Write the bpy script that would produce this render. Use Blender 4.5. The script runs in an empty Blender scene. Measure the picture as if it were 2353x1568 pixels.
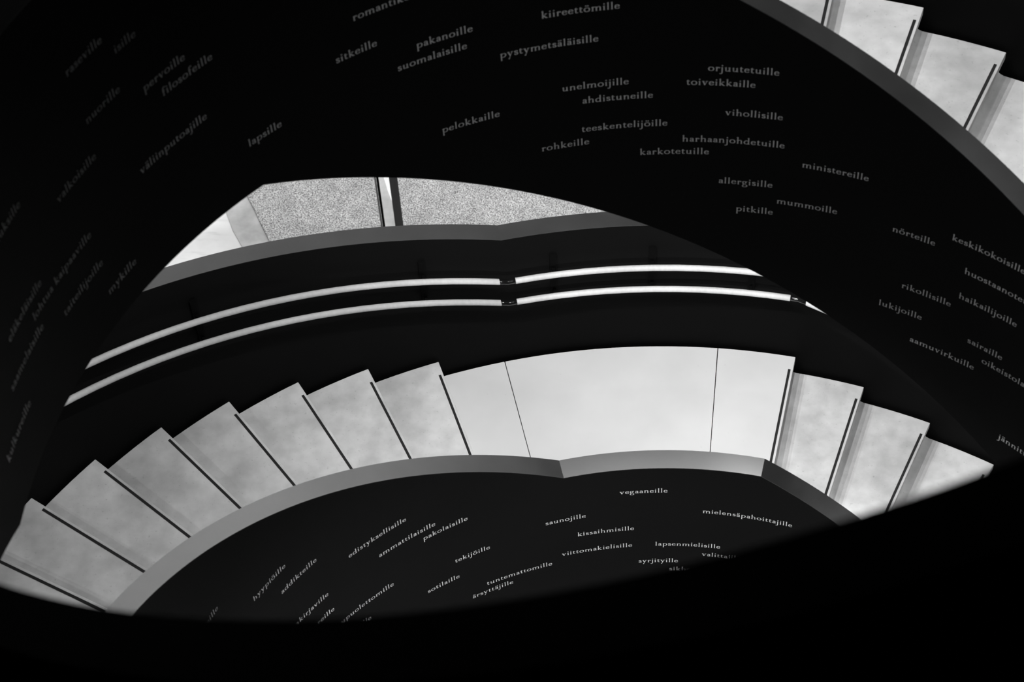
import bpy, math, random
from mathutils import Matrix, Vector
C_ = bpy.context.scene.collection
SC = bpy.context.scene
# ------------------------------------------------------------------ camera
cam_d = bpy.data.cameras.new('camera'); cam = bpy.data.objects.new('camera', cam_d); C_.objects.link(cam)
cam_d.sensor_width = 36.0; cam_d.sensor_fit = 'HORIZONTAL'; cam_d.lens = 4771.54 / 2353 * 36.0
M = Matrix(((0.99479, -0.046937, 0.090495), (0.092269, 0.792006, -0.603501), (-0.043346, 0.608706, 0.792211))).to_4x4()
cam.matrix_world = Matrix.Translation((0.0, -3.50813, 9.40871)) @ M
cam_d.clip_start = 0.05
cam_d.dof.use_dof = True; cam_d.dof.focus_distance = 11.3; cam_d.dof.aperture_fstop = 3.6
SC.camera = cam
# ------------------------------------------------------------------ light
SC.view_settings.view_transform = 'Standard'; SC.view_settings.look = 'None'
SC.view_settings.exposure = 0.0; SC.view_settings.gamma = 1.0; SC.view_settings.use_curve_mapping = False
w = bpy.data.worlds.new('world'); SC.world = w; w.use_nodes = True
w.node_tree.nodes['Background'].inputs[0].default_value = (.5, .5, .5, 1)
w.node_tree.nodes['Background'].inputs[1].default_value = 0.003
# ------------------------------------------------------------------ stair geometry: two interleaved helical flights round one open well
R, T = 2.17, 0.106            # well radius, balustrade thickness
RT = R + T                    # inner end of the treads
RO = 3.6796                   # outer end of the treads
RW, TW = 3.70, 0.107          # outer balustrade
RISE, DTH = 0.144578, 0.109426
S = RISE / DTH
TJ, TG = 1.424743, 1.977641   # nosing at the right end of the landing / first nosing of the climb on its left
TP, ZP = 1.313453, 2.777492   # one nosing of the upper flight
def line_low(t):              # pitch line of the lower flight
    z = S * (min(max(t - 1.866, 0), 4.4 - 1.866) + min(t - 1.4227, 0))
    return z + S * max(t - 5.3, 0)
def line_up(t):               # pitch line of the upper flight
    return 4.2236 + S * min(t - 2.413, 0) + 1.275 * max(t - 3.17, 0)
DEP = 0.446

def spot(name, loc, target, power, cone, blend=0.5, radius=0.018):
    d = bpy.data.lights.new(name, 'SPOT'); d.energy = power; d.spot_size = math.radians(cone); d.spot_blend = blend
    d.shadow_soft_size = radius
    o = bpy.data.objects.new(name, d); C_.objects.link(o); o.location = loc
    o.rotation_euler = (Vector(target) - Vector(loc)).to_track_quat('-Z', 'Y').to_euler(); return o
def pol(r, t, z): return (r * math.cos(t), r * math.sin(t), z)
# downlights set in the soffit of the upper flight, over the lower one
for t, p, rl, ta in ((.62, 125, 2.42, .62), (.88, 75, 2.42, .88), (1.46, 94, 2.75, 1.12), (1.68, 82, 2.75, 1.42), (1.92, 150, 2.75, 1.58), (2.14, 138, 2.75, 2.2),
                     (3.40, 42, 2.75, 3.3), (3.85, 66, 2.75, 3.6)):
    z = line_up(t) - DEP - .03
    spot('soffit_spot', pol(rl, t, z), pol(rl + .1, ta, z - 2.4), p, 124, .8)
# downlights set in the soffit of the lower flight's next turn, over the upper one
for t, p in ((.75, 70), (1.0, 70), (1.4, 60), (1.65, 160), (1.92, 270)):
    z = line_low(t + 2 * math.pi) - DEP - .03
    spot('soffit_spot', pol(2.9, t, z), pol(2.9, t, z - 1), p, 90, .5)
# spots added on the near side, aimed across the well to light the words
for t, p in ((4.45, 390), (4.75, 650)):
    spot('well_fill_spot', pol(2.9, t, line_low(t) - DEP - .05), pol(2.17, 1.62, -1.0), p, 72, .9, .06)
spot('well_fill_spot', pol(2.9, 4.75, 5.62), pol(2.17, 1.46, 3.5), 190, 61, 1.0, .06)  # higher one added to brighten the words of the upper flight
# area lights added to brighten the unseen hall wall mirrored in the caps
d = bpy.data.lights.new('hall_wall_fill', 'AREA'); d.energy = 1700; d.shape = 'RECTANGLE'; d.size = 12; d.size_y = .6
o = bpy.data.objects.new('hall_wall_fill', d); C_.objects.link(o); o.location = (-.5, 10.6, -1.6)
o.rotation_euler = (Vector((-.5, 13, 1.8)) - o.location).to_track_quat('-Z', 'Y').to_euler()
d = bpy.data.lights.new('hall_wall_fill_top', 'AREA'); d.energy = 190; d.shape = 'RECTANGLE'; d.size = 3.5; d.size_y = .5  # added to lift the wall's top, mirrored in the outer cap
o = bpy.data.objects.new('hall_wall_fill_top', d); C_.objects.link(o); o.location = (-3.2, 11.2, 9.2)
o.rotation_euler = (Vector((-3.2, 13, 7.0)) - o.location).to_track_quat('-Z', 'Y').to_euler()
# bright hall floor beyond the stair
spot('hall_spot', (-1.6, 8.3, 3.2), (-1.9, 6.9, -2.5), 780, 75, .6, .15)

# ------------------------------------------------------------------ materials (black and white photograph: greys only)
def g(v): return (v, v, v, 1)
def mat(name, base, rough=.6, spec=.3, noise=(), bump=None, metal=0.0, spec_tint=None):
    m = bpy.data.materials.new(name); m.use_nodes = True; nt = m.node_tree; N = nt.nodes; b = N['Principled BSDF']
    b.inputs['Base Color'].default_value = g(base); b.inputs['Roughness'].default_value = rough
    b.inputs['Specular IOR Level'].default_value = spec; b.inputs['Metallic'].default_value = metal
    geo = N.new('ShaderNodeNewGeometry'); cur = None
    for sc, det, lo, hi, f0, f1, st in noise:      # scale, detail, ramp from/to, factor low/high, stretch
        mp = N.new('ShaderNodeMapping'); mp.inputs['Scale'].default_value = st
        nt.links.new(geo.outputs['Position'], mp.inputs['Vector'])
        n = N.new('ShaderNodeTexNoise'); n.inputs['Scale'].default_value = sc; n.inputs['Detail'].default_value = det
        nt.links.new(mp.outputs[0], n.inputs['Vector'])
        r = N.new('ShaderNodeMapRange'); r.inputs[1].default_value = lo; r.inputs[2].default_value = hi
        r.inputs[3].default_value = f0; r.inputs[4].default_value = f1
        nt.links.new(n.outputs['Fac'], r.inputs[0])
        mu = N.new('ShaderNodeMath'); mu.operation = 'MULTIPLY'
        if cur is None: mu.inputs[0].default_value = base
        else: nt.links.new(cur, mu.inputs[0])
        nt.links.new(r.outputs[0], mu.inputs[1]); cur = mu.outputs[0]
    if cur is not None: nt.links.new(cur, b.inputs['Base Color'])
    if bump:
        n = N.new('ShaderNodeTexNoise'); n.inputs['Scale'].default_value = bump[0]; n.inputs['Detail'].default_value = 3
        nt.links.new(geo.outputs['Position'], n.inputs['Vector'])
        bp = N.new('ShaderNodeBump'); bp.inputs['Strength'].default_value = bump[1]; bp.inputs['Distance'].default_value = bump[2]
        nt.links.new(n.outputs['Fac'], bp.inputs['Height']); nt.links.new(bp.outputs[0], b.inputs['Normal'])
    return m
I1 = (1, 1, 1)
M_black = mat('black_paint', .0042, .6, .03, [(.9, 2, .3, .7, .85, 1.15, I1)])
M_cap = mat('grey_cap', .016, .34, .85, [(4.5, 4, .34, .66, .72, 1.25, I1), (90, 2, .3, .7, .93, 1.07, I1)])
M_conc = mat('pale_concrete', .60, .75, .2, [(2.3, 5, .36, .58, .74, 1.06, I1), (13, 6, .32, .68, .90, 1.07, I1),
                                            (70, 3, .2, .36, .72, 1.0, I1)], (60, .15, .002))
M_land = mat('smooth_concrete', .64, .7, .2, [(2.5, 4, .3, .7, .94, 1.04, I1), (60, 3, .18, .3, .8, 1.0, I1)])
M_strip = mat('black_rubber', .018, .7, .2)
M_wood = mat('pale_wood', .52, .45, .3, [(3, 5, .3, .7, .88, 1.06, I1), (60, 3, .25, .7, .9, 1.04, (1, 1, .3))])
M_joint = mat('black_steel', .006, .12, .6)
M_brk = mat('matt_black_steel', .002, .7, .05)
M_white = mat('white_lettering', .66, .6, .2)
M_floor = mat('light_floor', .86, .6, .3, [(2.2, 7, .34, .64, .78, 1.05, I1), (14, 6, .28, .44, .80, 1.0, (.35, 1.6, 1))])
M_band = mat('grey_floor_band', .46, .65, .3, [(4.5, 6, .34, .64, .74, 1.12, I1), (30, 4, .3, .7, .96, 1.05, I1)])
M_carpet = mat('speckled_carpet', .44, .95, .05, [(115, 3, .38, .60, .22, 1.48, I1), (9, 5, .3, .6, .86, 1.06, I1), (26, 3, .3, .6, .86, 1.06, I1),
                                                 (2.0, 3, .3, .7, .93, 1.05, I1)], (85, .6, .01))
M_post = mat('dark_steel', .032, .55, .3, [(9, 3, .3, .7, .85, 1.2, (6, 6, .2))])
M_edge = mat('grey_steel', .16, .5, .3)

# ------------------------------------------------------------------ mesh helpers
def mesh(name, verts, faces, m, parent=None, smooth=False):
    me = bpy.data.meshes.new(name); me.from_pydata(verts, [], faces); me.update(); me.materials.append(m)
    if smooth:
        for p in me.polygons: p.use_smooth = True
    o = bpy.data.objects.new(name, me); C_.objects.link(o)
    if parent: o.parent = parent
    return o
def thetas(a, b, keys=(), step=.035):
    ks = sorted([a, b] + [k for k in keys if a < k < b]); out = []
    for u, v in zip(ks, ks[1:]):
        n = max(1, math.ceil((v - u) / step)); out += [u + (v - u) * i / n for i in range(n)]
    return out + [b]
def sweep(name, prof, ts, m, parent=None, smooth_closed=False):
    """prof(t) -> closed loop of (r, z); one solid swept round the stair axis with end caps"""
    V, F = [], []; n = len(prof(ts[0]))
    for t in ts: V += [pol(r, t, z) for r, z in prof(t)]
    for i in range(len(ts) - 1):
        for j in range(n):
            k = (j + 1) % n; F.append((i * n + j, i * n + k, (i + 1) * n + k, (i + 1) * n + j))
    F.append(tuple(range(n - 1, -1, -1))); F.append(tuple((len(ts) - 1) * n + j for j in range(n)))
    o = mesh(name, V, F, m, parent, smooth_closed)
    if smooth_closed:                               # smooth along the sweep, sharp along the profile's corners and the ends
        for e_ in o.data.edges:
            u, v = e_.vertices
            if u // n != v // n or u < n or u >= (len(ts) - 1) * n: e_.use_edge_sharp = True
    return o
def tag(o, label, cat, group=None):
    o['label'] = label; o['category'] = cat
    if group: o['group'] = group
    return o
def bevel(o, wdt=.004, seg=2):
    b = o.modifiers.new('bevel', 'BEVEL'); b.width = wdt; b.segments = seg; b.limit_method = 'ANGLE'; return o
def solid(name, outline, z0, z1, m, parent=None):
    n = len(outline); V = [(x, y, z0) for x, y in outline] + [(x, y, z1) for x, y in outline]
    F = [tuple(range(n - 1, -1, -1)), tuple(range(n, 2 * n))] + [(i, (i + 1) % n, n + (i + 1) % n, n + i) for i in range(n)]
    return mesh(name, V, F, m, parent)

# ------------------------------------------------------------------ hall floor beyond the stair
ZF = -2.5
o = solid('floor', [(-9, -9), (9, -9), (9, 13), (-9, 13)], ZF - .2, ZF, M_floor); o['kind'] = 'structure'
o = solid('ceiling', [(-9, -9), (9, -9), (9, 13), (-9, 13)], 12.0, 12.2, M_black); o['kind'] = 'structure'
M_hall = mat('white_wall', .85, .8, .1)
o = solid('wall_reflector', [(-7, 13), (6.6, 13), (6.6, 13.2), (-7, 13.2)], ZF, 8.8, M_hall); o['kind'] = 'structure'  # unseen wall added as a bright surface for the caps to reflect
A1 = [(-3.86, 7.60), (-3.70, 7.21), (-3.53, 6.841), (-3.444, 6.694), (-3.375, 6.566), (-3.288, 6.41), (-3.16, 6.15), (-2.93, 5.60)]
A2 = [(-3.98, 7.60), (-3.83, 7.13), (-3.669, 6.682), (-3.581, 6.494), (-3.484, 6.339), (-3.36, 6.08), (-3.13, 5.55)]
o = solid('trim_1', A2 + A1[::-1], ZF, ZF + .004, M_band); o['kind'] = 'structure'
E1 = [(-2.40, 6.45), (-2.437, 6.605), (-2.557, 7.086), (-2.68, 7.60)]
c1 = solid('carpet', A1[::-1][:0] + A1[::-1] + E1[::-1], ZF + .001, ZF + .012, M_carpet)
tag(c1, 'speckled grey carpet between the curved floor band and the thin black pole', 'carpet')
E2 = [(-2.275, 6.52), (-2.31, 6.62), (-2.405, 7.09), (-2.51, 7.60)]
c2 = solid('carpet', E2 + [(1.8, 7.60), (1.8, 5.6), (-1.7, 5.6)], ZF + .001, ZF + .012, M_carpet)
tag(c2, 'speckled grey carpet right of the thick dark post', 'carpet')
o = solid('trim_reflection', [(-2.41, 6.45), (-2.437, 6.605), (-2.557, 7.086), (-2.68, 7.60), (-2.64, 7.60), (-2.497, 7.085), (-2.45, 6.957), (-2.409, 6.862),
                     (-2.375, 6.80), (-2.36, 6.78), (-2.28, 6.45)], ZF, ZF + .004, M_band); o['kind'] = 'structure'  # grey band laid in the shape of a mirrored floor reflection
def box(name, cx, cy, sx, sy, rot, z0, z1, m, parent=None):
    c, s = math.cos(rot), math.sin(rot)
    return solid(name, [(cx + x * c - y * s, cy + x * s + y * c) for x, y in ((-sx, -sy), (sx, -sy), (sx, sy), (-sx, sy))], z0, z1, m, parent)
p = bevel(box('steel_post', -2.285, 6.475, .030, .03, .25, ZF + .013, 3.2, M_post), .003)
tag(p, 'thick dark steel post standing on the hall floor beyond the outer balustrade', 'post')
b = box('base_plate', -2.285, 6.475, .045, .05, .25, ZF + .013, ZF + .022, M_post, p)
p = bevel(box('slim_pole', -2.405, 6.49, .0085, .012, .25, ZF, 3.2, M_brk), .002)
tag(p, 'thin black pole with a grey edge left of the thick dark post', 'pole')
box('grey_edge', -2.4215, 6.486, .0065, .012, .25, ZF, 3.2, M_edge, p)['label'] = 'grey edge strip along the pole'

# ------------------------------------------------------------------ balustrades
CAP = .003
KL = (1.4227, 1.866, 4.4, 5.3); KU = (2.413, 3.17)
def balustrade(line, keys, a, b, r0, r1, ht, label, caps, soffit):
    ts = thetas(a, b, keys)
    root = sweep('balustrade', lambda t: [(r0, line(t) - DEP), (r1, line(t) - DEP), (r1, line(t) + ht - CAP), (r0, line(t) + ht - CAP)], ts, M_black, None, True)
    tag(root, label, 'balustrade')
    for u, v in caps:
        sweep('cap', lambda t: [(r0, line(t) + ht - CAP), (r1, line(t) + ht - CAP), (r1, line(t) + ht), (r0, line(t) + ht)],
              thetas(u, v, keys, .02), M_cap, root, True)['label'] = 'grey metal cap on the black wall'
    if soffit:
        sweep('soffit', lambda t: [(RT + .001, line(t) - DEP), (RW - .001, line(t) - DEP), (RW - .001, line(t) - .21), (RT + .001, line(t) - .21)], ts, M_black, root, True)
    return root
e = 0.0
low_in = balustrade(line_low, KL, -.46, 8.3, R, RT, 1.0, 'black inner balustrade of the lower flight with bright white words below its grey cap',
                    [(-.46, 1.4227 - e), (1.4227 + e, 1.866 - e), (1.866 + e, 4.4), (4.4, 8.3)], True)
low_out = balustrade(line_low, KL, -.46, 8.3, RW, RW + TW, 1.032, 'black outer balustrade behind the two pale handrails',
                     [(-.46, 1.4227 - e), (1.4227 + e, 1.866 - e), (1.866 + e, 4.4), (4.4, 8.3)], False)
up_in = balustrade(line_up, KU, -2.6, 5.6, R, RT, 1.031, 'black inner balustrade of the upper flight covered in dim grey words',
                   [(-2.6, 2.413 - e), (2.413 + e, 3.17 - e), (3.17 + e, 5.6)], True)
up_out = balustrade(line_up, KU, -2.6, 5.6, RW, RW + TW, 1.031, 'black outer balustrade beside the upper treads in the top right corner',
                    [(-2.6, 2.413 - e), (2.413 + e, 3.17 - e), (3.17 + e, 5.6)], False)

# ------------------------------------------------------------------ treads and landing slabs
def sector(name, a, b, r0, r1, z0, z1, m, parent=None, n=8):
    ts = [a + (b - a) * i / n for i in range(n + 1)]
    return sweep(name, lambda t: [(r0, z0), (r1, z0), (r1, z1), (r0, z1)], ts, m, parent)
def strip_part(parent):
    o1, o2 = .0133, .0271
    pts = [(RT + .004, o1), (RO - .093, o1), (RO - .093, o2), (RT + .004, o2)]
    o = solid('anti_slip_strip', pts, -.004, .0022, M_strip, parent); o['label'] = 'black anti-slip strip set in the pale tread'; return o
def riser_part(parent, ztop, f=.030):
    # moulded riser: upright, then a cove running out onto the tread below
    q = [(.013, ztop), (0, ztop)] + [(-f + f * math.cos(a * math.pi / 12), -RISE + .0006 + f - f * math.sin(a * math.pi / 12)) for a in range(7)] + [(.013, -RISE + .0006)]
    c, sn = math.cos(.0062), math.sin(.0062); n = len(q); V = []
    for r in (RT + .003, RO - .0005):
        V += [(r * c - y * sn, r * sn + y * c, z) for y, z in q]
    F = [(i, (i + 1) % n, n + (i + 1) % n, n + i) for i in range(n)] + [tuple(range(n - 1, -1, -1)), tuple(range(n, 2 * n))]
    o = mesh('riser', V, F, M_conc, parent)
    for p_ in o.data.polygons:
        if len(p_.vertices) == 4: p_.use_smooth = True
    o.modifiers.new('edge_split', 'EDGE_SPLIT').split_angle = math.radians(40)
    return o
def make_tread():
    s = bevel(sector('stair_tread', 0, DTH + .013, RT + .003, RO, -.046, 0, M_conc), .003)
    riser_part(s, -.046)
    strip_part(s); return s
def put(o, t, z): o.location = (0, 0, z); o.rotation_euler = (0, 0, t); return o
def copy_thing(o):
    c = o.copy(); C_.objects.link(c)
    for ch in o.children:
        d = ch.copy(); C_.objects.link(d); d.parent = c
    return c
NUM = ['first', 'second', 'third', 'fourth', 'fifth', 'sixth', 'seventh', 'eighth']
proto = make_tread(); used = False
def tread(t, z, label, group):
    global used
    o = copy_thing(proto) if used else proto
    used = True; put(o, t, z); tag(o, label, 'stair tread', group)
GL, GR, GU = 'treads climbing left from the landing', 'treads going down right from the landing', 'treads of the upper flight'
for k in range(1, 9):
    tread(TG + (k - 1) * DTH, k * RISE, 'pale concrete stair tread, %s step up to the left of the bright landing' % NUM[k - 1] if k < 8 else
          'stair tread cut off by the left edge and the near black wall, bottom left', GL)
for k in range(1, 4):
    tread(TJ - k * DTH, -k * RISE, 'bright concrete stair tread, %s step down to the right of the landing' % NUM[k - 1] if k < 3 else
          'last bright stair tread on the right, cut to a triangle by the near dark edge', GR)
for n_, lab in ((1, 'leftmost stair tread of the upper flight, at the top edge of the picture'), (0, 'second stair tread from the left of the upper flight, top right'),
                (-1, 'third stair tread from the left of the upper flight, top right'), (-2, 'stair tread of the upper flight cut off by the right edge')):
    tread(TP + n_ * DTH, ZP + n_ * RISE, lab, GU)
# the flights carry on where the picture does not follow them
for n_ in range(-6, -2): tread(TP + n_ * DTH, ZP + n_ * RISE, 'stair tread of the upper flight further down, beyond the right edge', GU)
for k in (9, 10, 11): tread(TG + (k - 1) * DTH, k * RISE, 'stair tread of the lower flight further up, behind the near black wall', GL)
for k in (4, 5, 6): tread(TJ - k * DTH, -k * RISE, 'stair tread of the lower flight further down, behind the near black wall', GR)
gp = .0006
def slab(a, b, label):
    s = bevel(sector('landing_slab', 0, b - a, RT + .003, RO, -.06, 0, M_land, None, 14), .002); put(s, a, 0)
    tag(s, label, 'landing slab', 'slabs of the landing'); return s
s = slab(TJ, 1.5442 - gp, 'right slab of the landing, ending in a black strip at the step down')
riser_part(s, -.06); strip_part(s)
slab(1.5442 + gp, 1.8750 - gp, 'wide bright middle slab of the landing between two thin dark joints')
slab(1.8750 + gp, TG + .013, 'left slab of the landing, under the first step up')

# ------------------------------------------------------------------ handrails on the outer balustrade
RR, RAD = 3.62, .0176
def tube(name, ts, zf, rad, m, parent=None, n=14, rr=RR):
    def prof(t): return [(rr + rad * math.cos(q * 2 * math.pi / n), zf(t) + rad * math.sin(q * 2 * math.pi / n)) for q in range(n)]
    V, F = [], []
    o = sweep(name, prof, ts, m, parent)
    for p_ in o.data.polygons:
        p_.use_smooth = len(p_.vertices) == 4
    return o
def bar(name, t, r0, r1, z0, z1, hw, m, parent):
    dt = hw / r0
    return sector(name, t - dt, t + dt, r0, r1, z0, z1, m, parent, 1)
BR = (1.501, 1.647, 1.7926, 1.985, 2.319, 2.62)
GAP = .0118
def handrail(h, label):
    zf = lambda t: line_low(t) + h
    root = bpy.data.objects.new('handrail', None); C_.objects.link(root); root.location = pol(RR, 1.65, 0)
    root.matrix_world = Matrix.Translation(pol(RR, 1.65, 0)); inv = Matrix.Translation(pol(RR, 1.65, 0)).inverted()
    tag(root, label, 'handrail')
    k0, k1 = 1.4285, 1.8642
    # pitch of the rail breaks at the two elbows
    zr = lambda t: h + S * (max(t - k1, 0) + min(t - k0, 0))
    parts = []
    for a, b_ in ((.55, k0 - GAP), (k0 + GAP, k1 - GAP), (k1 + GAP, 3.5)):
        parts.append(bevel(tube('rail', thetas(a, b_), zr, RAD, M_wood), .003, 2)); parts[-1]['label'] = 'pale wooden rail length'
    for k in (k0, k1):
        parts.append(tube('elbow_joint', [k - GAP - .003, k - .006, k - .002, k, k + .002, k + .006, k + GAP + .003], zr, .0150, M_joint)); parts[-1]['label'] = 'black steel elbow between rail lengths'
    for t in BR:
        z = zr(t)
        parts.append(bar('bracket', t, RR + .006, RW - .001, z - .045, z - .022, .008, M_brk, None))
        parts.append(bar('bracket', t, RW - .012, RW - .001, z - .075, z + .085, .019, M_brk, None))
    for q in parts: q.parent = root; q.matrix_parent_inverse = inv
    return root
handrail(.592, 'lower of the two pale wooden handrails on the black outer balustrade')
handrail(.773, 'upper of the two pale wooden handrails on the black outer balustrade')

# ------------------------------------------------------------------ lettering
# broad-nib letter builder : every glyph -> (advance width, [quad strips / polygons]) in units of the x-height
TK,TN=.185,.08
def cat(p,n=6,closed=False):
    m=len(p);out=[]
    for i in range(m if closed else m-1):
        g=(lambda k:p[k%m]) if closed else (lambda k:p[min(max(k,0),m-1)])
        a,b,c,d=g(i-1),g(i),g(i+1),g(i+2)
        for j in range(n):
            t=j/n
            out.append(tuple(.5*(2*b[k]+(c[k]-a[k])*t+(2*a[k]-5*b[k]+4*c[k]-d[k])*t*t+(3*b[k]-a[k]-3*c[k]+d[k])*t**3) for k in (0,1)))
    out.append(p[0] if closed else p[-1]);return out
def pen(path,k=1,closed=False):
    q=[];n=len(path)
    for i,(x,y) in enumerate(path):
        a=path[i-1] if i else (path[-2] if closed else path[0]); b=path[i+1] if i<n-1 else (path[1] if closed else path[-1])
        dx,dy=b[0]-a[0],b[1]-a[1];l=math.hypot(dx,dy) or 1;dx/=l;dy/=l
        w=(TN+(TK-TN)*abs(dy)**1.4)*k/2
        q.append(((x-dy*w,y+dx*w),(x+dy*w,y-dx*w)))
    return [[q[i][0],q[i+1][0],q[i+1][1],q[i][1]] for i in range(n-1)]
def C(*p,k=1,closed=False,n=6): return pen(cat(list(p),n,closed),k,closed)
def L(a,b,w): 
    dx,dy=b[0]-a[0],b[1]-a[1];l=math.hypot(dx,dy);nx,ny=-dy/l*w/2,dx/l*w/2
    return [[(a[0]+nx,a[1]+ny),(b[0]+nx,b[1]+ny),(b[0]-nx,b[1]-ny),(a[0]-nx,a[1]-ny)]]
def foot(x,y=0,w=.2): return [[(x-w,y),(x+w,y),(x+TK/2,y+.09),(x-TK/2,y+.09)]]
def head(x,y): return [[(x-TK/2-.13,y-.13),(x-TK/2-.11,y-.17),(x+TK/2,y-.17),(x+TK/2,y+.02)]]
def stem(x,y0,y1,hd=True,ft=True):
    h=TK/2; o=[[(x-h,y0),(x+h,y0),(x+h,y1-.1 if hd else y1),(x-h,y1-.1 if hd else y1)]]
    if hd:o+=head(x,y1)
    if ft:o+=foot(x,y0)
    return o
def dot(x,y,r=.125): 
    c=[(x+r*math.cos(i*math.pi/4),y+r*math.sin(i*math.pi/4)) for i in range(8)];return [c[:4]+[c[4]],[c[4],c[5],c[6],c[7],c[0]]]
def bowl(cx,rx): return C(*[(cx+rx*math.cos(t*math.pi/4),.5+.46*math.sin(t*math.pi/4)) for t in range(8)],closed=True)
def arch(x0,x1): return C((x0,.7),(x0+.14,.88),((x0+x1)/2+.1,.95),(x1-.03,.8),(x1,.55))
A=lambda:C((.2,.74),(.26,.9),(.45,.96),(.62,.86),(.66,.64),(.66,.25),(.71,.07),(.86,.08))+C((.66,.6),(.4,.5),(.19,.36),(.18,.16),(.33,.05),(.52,.12),(.66,.24))+dot(.23,.76,.1)
O=lambda:bowl(.56,.45)
G={}
def build():
    asc=1.72;de=-.72
    n=lambda:stem(.26,0,1)+arch(.3,.92)+stem(.92,0,.6,False)
    G['a']=(.86,A());G['ä']=(.86,A()+dot(.28,1.38)+dot(.64,1.38))
    G['o']=(1.12,O());G['ö']=(1.12,O()+dot(.38,1.38)+dot(.74,1.38))
    G['e']=(.93,C((.14,.56),(.5,.58),(.82,.6),n=3)+C((.82,.58),(.76,.82),(.52,.95),(.24,.84),(.13,.5),(.2,.22),(.42,.06),(.68,.1),(.87,.26)))
    G['n']=(1.18,n());G['h']=(1.18,n()+stem(.26,.5,asc,True,False))
    G['m']=(1.84,n()+arch(.96,1.58)+stem(1.58,0,.6,False))
    G['u']=(1.18,stem(.26,.3,1,True,False)+C((.26,.4),(.28,.16),(.45,.06),(.68,.12),(.88,.3))+stem(.9,0,1,True,False)+[[(.9,0),(1.12,.04),(1.12,.1),(.9,.12)]])
    G['i']=(.52,stem(.26,0,1)+dot(.26,1.4));G['l']=(.52,stem(.26,0,asc))
    G['j']=(.5,stem(.27,-.2,1,True,False)+C((.27,-.1),(.25,-.42),(.12,-.62),(-.1,-.66))+dot(-.08,-.62,.1)+dot(.27,1.4))
    G['r']=(.8,stem(.26,0,1)+C((.3,.68),(.42,.86),(.58,.94),(.74,.88))+dot(.7,.84,.12))
    G['t']=(.66,C((.26,1.2),(.26,.8),(.26,.35),(.3,.12),(.45,.05),(.64,.14))+[[(.02,.9),(.62,.9),(.62,1.0),(.12,1.0)],[(.12,1.0),(.36,1.0),(.36,1.3)]])
    G['s']=(.74,C((.6,.78),(.5,.92),(.33,.95),(.17,.83),(.2,.65),(.4,.52),(.6,.38),(.62,.18),(.45,.05),(.25,.07),(.13,.25),k=1.15)+[[(.57,.7),(.65,.7),(.63,.95),(.59,.9)],[(.09,.08),(.13,.05),(.17,.3),(.1,.3)]])
    G['k']=(1.12,stem(.26,0,asc)+L((.32,.4),(.84,.94),.09)+L((.44,.52),(.92,.03),.2)+[[(.62,.92),(1.02,.92),(1.02,1),(.62,1)],[(.78,0),(1.14,0),(1.14,.08),(.78,.08)]])
    G['v']=(1.06,L((.2,.97),(.54,.02),.2)+L((.52,.02),(.86,.97),.09)+[[(.0,.92),(.42,.92),(.42,1),(.0,1)],[(.68,.92),(1.06,.92),(1.06,1),(.68,1)]])
    G['y']=(1.06,L((.2,.97),(.54,.08),.2)+L((.34,-.6),(.86,.97),.1)+dot(.3,-.6,.12)+[[(.0,.92),(.42,.92),(.42,1),(.0,1)],[(.68,.92),(1.06,.92),(1.06,1),(.68,1)]])
    G['p']=(1.16,stem(.26,de,1)+C((.3,.74),(.5,.92),(.78,.92),(1.0,.72),(1.02,.42),(.86,.12),(.58,.03),(.3,.14)))
    G['d']=(1.16,stem(.9,0,asc,True,False)+[[(.9,0),(1.12,.04),(1.12,.1),(.9,.12)]]+C((.88,.76),(.68,.93),(.4,.9),(.16,.66),(.13,.38),(.3,.1),(.58,.05),(.88,.22)))
    G['b']=(1.16,stem(.26,.05,asc,True,False)+C((.3,.74),(.5,.92),(.78,.92),(1.0,.72),(1.02,.42),(.86,.12),(.58,.03),(.26,.1)))
    G['g']=(1.0,C(*[(.42+.3*math.cos(t*math.pi/4),.66+.29*math.sin(t*math.pi/4)) for t in range(8)],closed=True)+C((.62,.88),(.8,.95),(.98,.93))+C((.3,.4),(.17,.24),(.26,.1),(.55,.04),(.82,-.04),(.92,-.26),(.78,-.5),(.46,-.6),(.18,-.5),(.1,-.3),(.3,-.06)))
    G['f']=(.66,stem(.26,0,1.3,False)+C((.26,1.2),(.3,1.5),(.46,1.68),(.7,1.62))+dot(.68,1.58,.11)+[[(.04,.9),(.6,.9),(.6,1),(.04,1)]])
    G[' ']=(.5,[])
build()
TR=.16
def width(w): return sum(G[c][0]+TR for c in w)-TR
def word(w):
    x=0;out=[]
    for c in w:
        out+=[[(x+p[0],p[1]) for p in q] for q in G[c][1]];x+=G[c][0]+TR
    return out,x-TR

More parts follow.
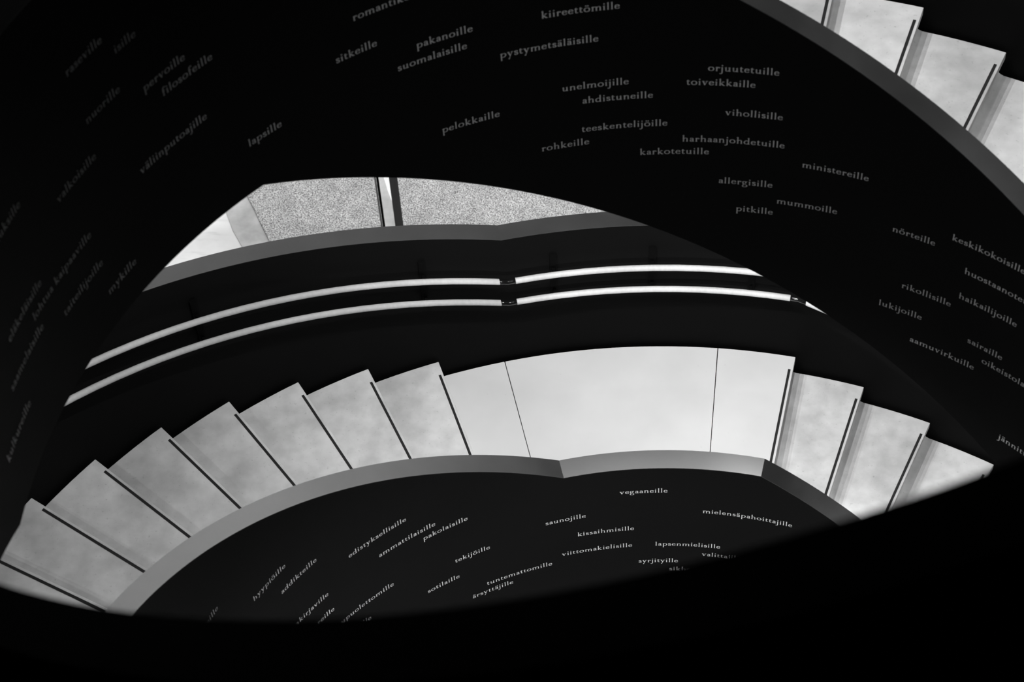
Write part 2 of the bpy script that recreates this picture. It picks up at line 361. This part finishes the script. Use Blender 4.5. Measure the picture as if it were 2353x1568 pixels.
def lettering(text, t0, z, xh, parent):
    polys, wd = word(text); V, F = [], []; rr = R - .0012
    for q in polys:
        i = len(V)
        for x, y in q: V.append(pol(rr, t0 - x * xh / R, z + y * xh))
        F.append(tuple(range(i, i + len(q))))
    o = mesh('lettering', V, F, M_white, parent); o['label'] = 'white lettering reading "%s"' % text
UP = [('kiireettömille',1.8713,4.0549),('pakanoille',2.0933,4.0693),('suomalaisille',2.1310,3.9910),('sitkeille',2.2391,4.1559),('pystymetsäläisille',1.9473,3.8979),('unelmoijille',1.8397,3.6558),('ahdistuneille',1.8039,3.5735),('pelokkaille',2.0630,3.5904),('teeskentelijöille',1.8064,3.4140),('rohkeille',1.8814,3.3405),('karkotetuille',1.6998,3.2494),('orjuutetuille',1.5808,3.7187),('toiveikkaille',1.6180,3.6406),('vihollisille',1.5464,3.4788),('harhaanjohdetuille',1.6224,3.3213),('allergisille',1.5520,3.0813),('pitkille',1.5167,2.9176),('mummoille',1.4414,2.9912),('ministereille',1.4007,3.2291),('nörteille',1.2198,2.9803),('keskikokoisille',1.1067,3.0558),('rikollisille',1.1853,2.6576),('haikailijoille',1.0731,2.7337),('lukijoille',1.2240,2.4997),('sairaille',1.0387,2.4894),('aamuvirkuille',1.1518,2.3348),('pervoille',2.5938,4.5703),('filosofeille',2.5616,4.4920),('väliinputoajille',2.6401,4.2615),('lapsille',2.4252,4.0021),('isille',2.6278,4.8053),('raseville',2.7260,4.8890),('nuorille',2.7150,4.6545),('valkoisille',2.8158,4.5008),('lohtua kaipaaville',2.9471,4.2380),('taiteilijoille',2.8784,4.0800),('mykille',2.7721,3.9274),('eläkeläisille',3.0176,4.3189),('saamelaisille',3.0545,4.1666),('kulkureille',3.1324,4.0115),('romantikoille',2.1985,4.3162),('huostaanotetuille',1.0717,2.8935),('oikeistolaisille',1.0023,2.4088),('jännittäjille',0.9333,1.9873),('vanhuksille',3.0048,4.6677)]
LOW = [('edistyksellisille',2.3930,1.1316),('ammattilaisille',2.3197,0.9663),('pakolaisille',2.2073,0.8890),('hyypiöille',2.6520,1.4737),('addikteille',2.5777,1.3096),('tekijöille',2.1377,0.5568),('sotilaille',2.2146,0.4067),('tuntemattomille',2.0662,0.2254),('ärsyttäjille',2.1050,0.1535),('vegaaneille',1.7394,0.7864),('saunojille',1.9138,0.6144),('kissaihmisille',1.8395,0.4500),('viittomakielisille',1.8784,0.2908),('lapsenmielisille',1.6561,0.2919),('syrjityille',1.6949,0.1303),('mielensäpahoittajille',1.5485,0.6128),('valittajille',1.5449,0.2077),('sikheille',1.6209,0.0496),('monenkirjaville',2.6208,0.9748),('sankareille',2.5613,0.8191),('sukupuolettomille',2.4803,0.6572),('ystäville',2.4482,0.5055),('isoäideille',2.8468,1.7215)]
for w_, t, z in UP: lettering(w_, t, z, .0215, up_in)
for w_, t, z in LOW: lettering(w_, t, z, .0217, low_in)
bpy.context.view_layer.update()
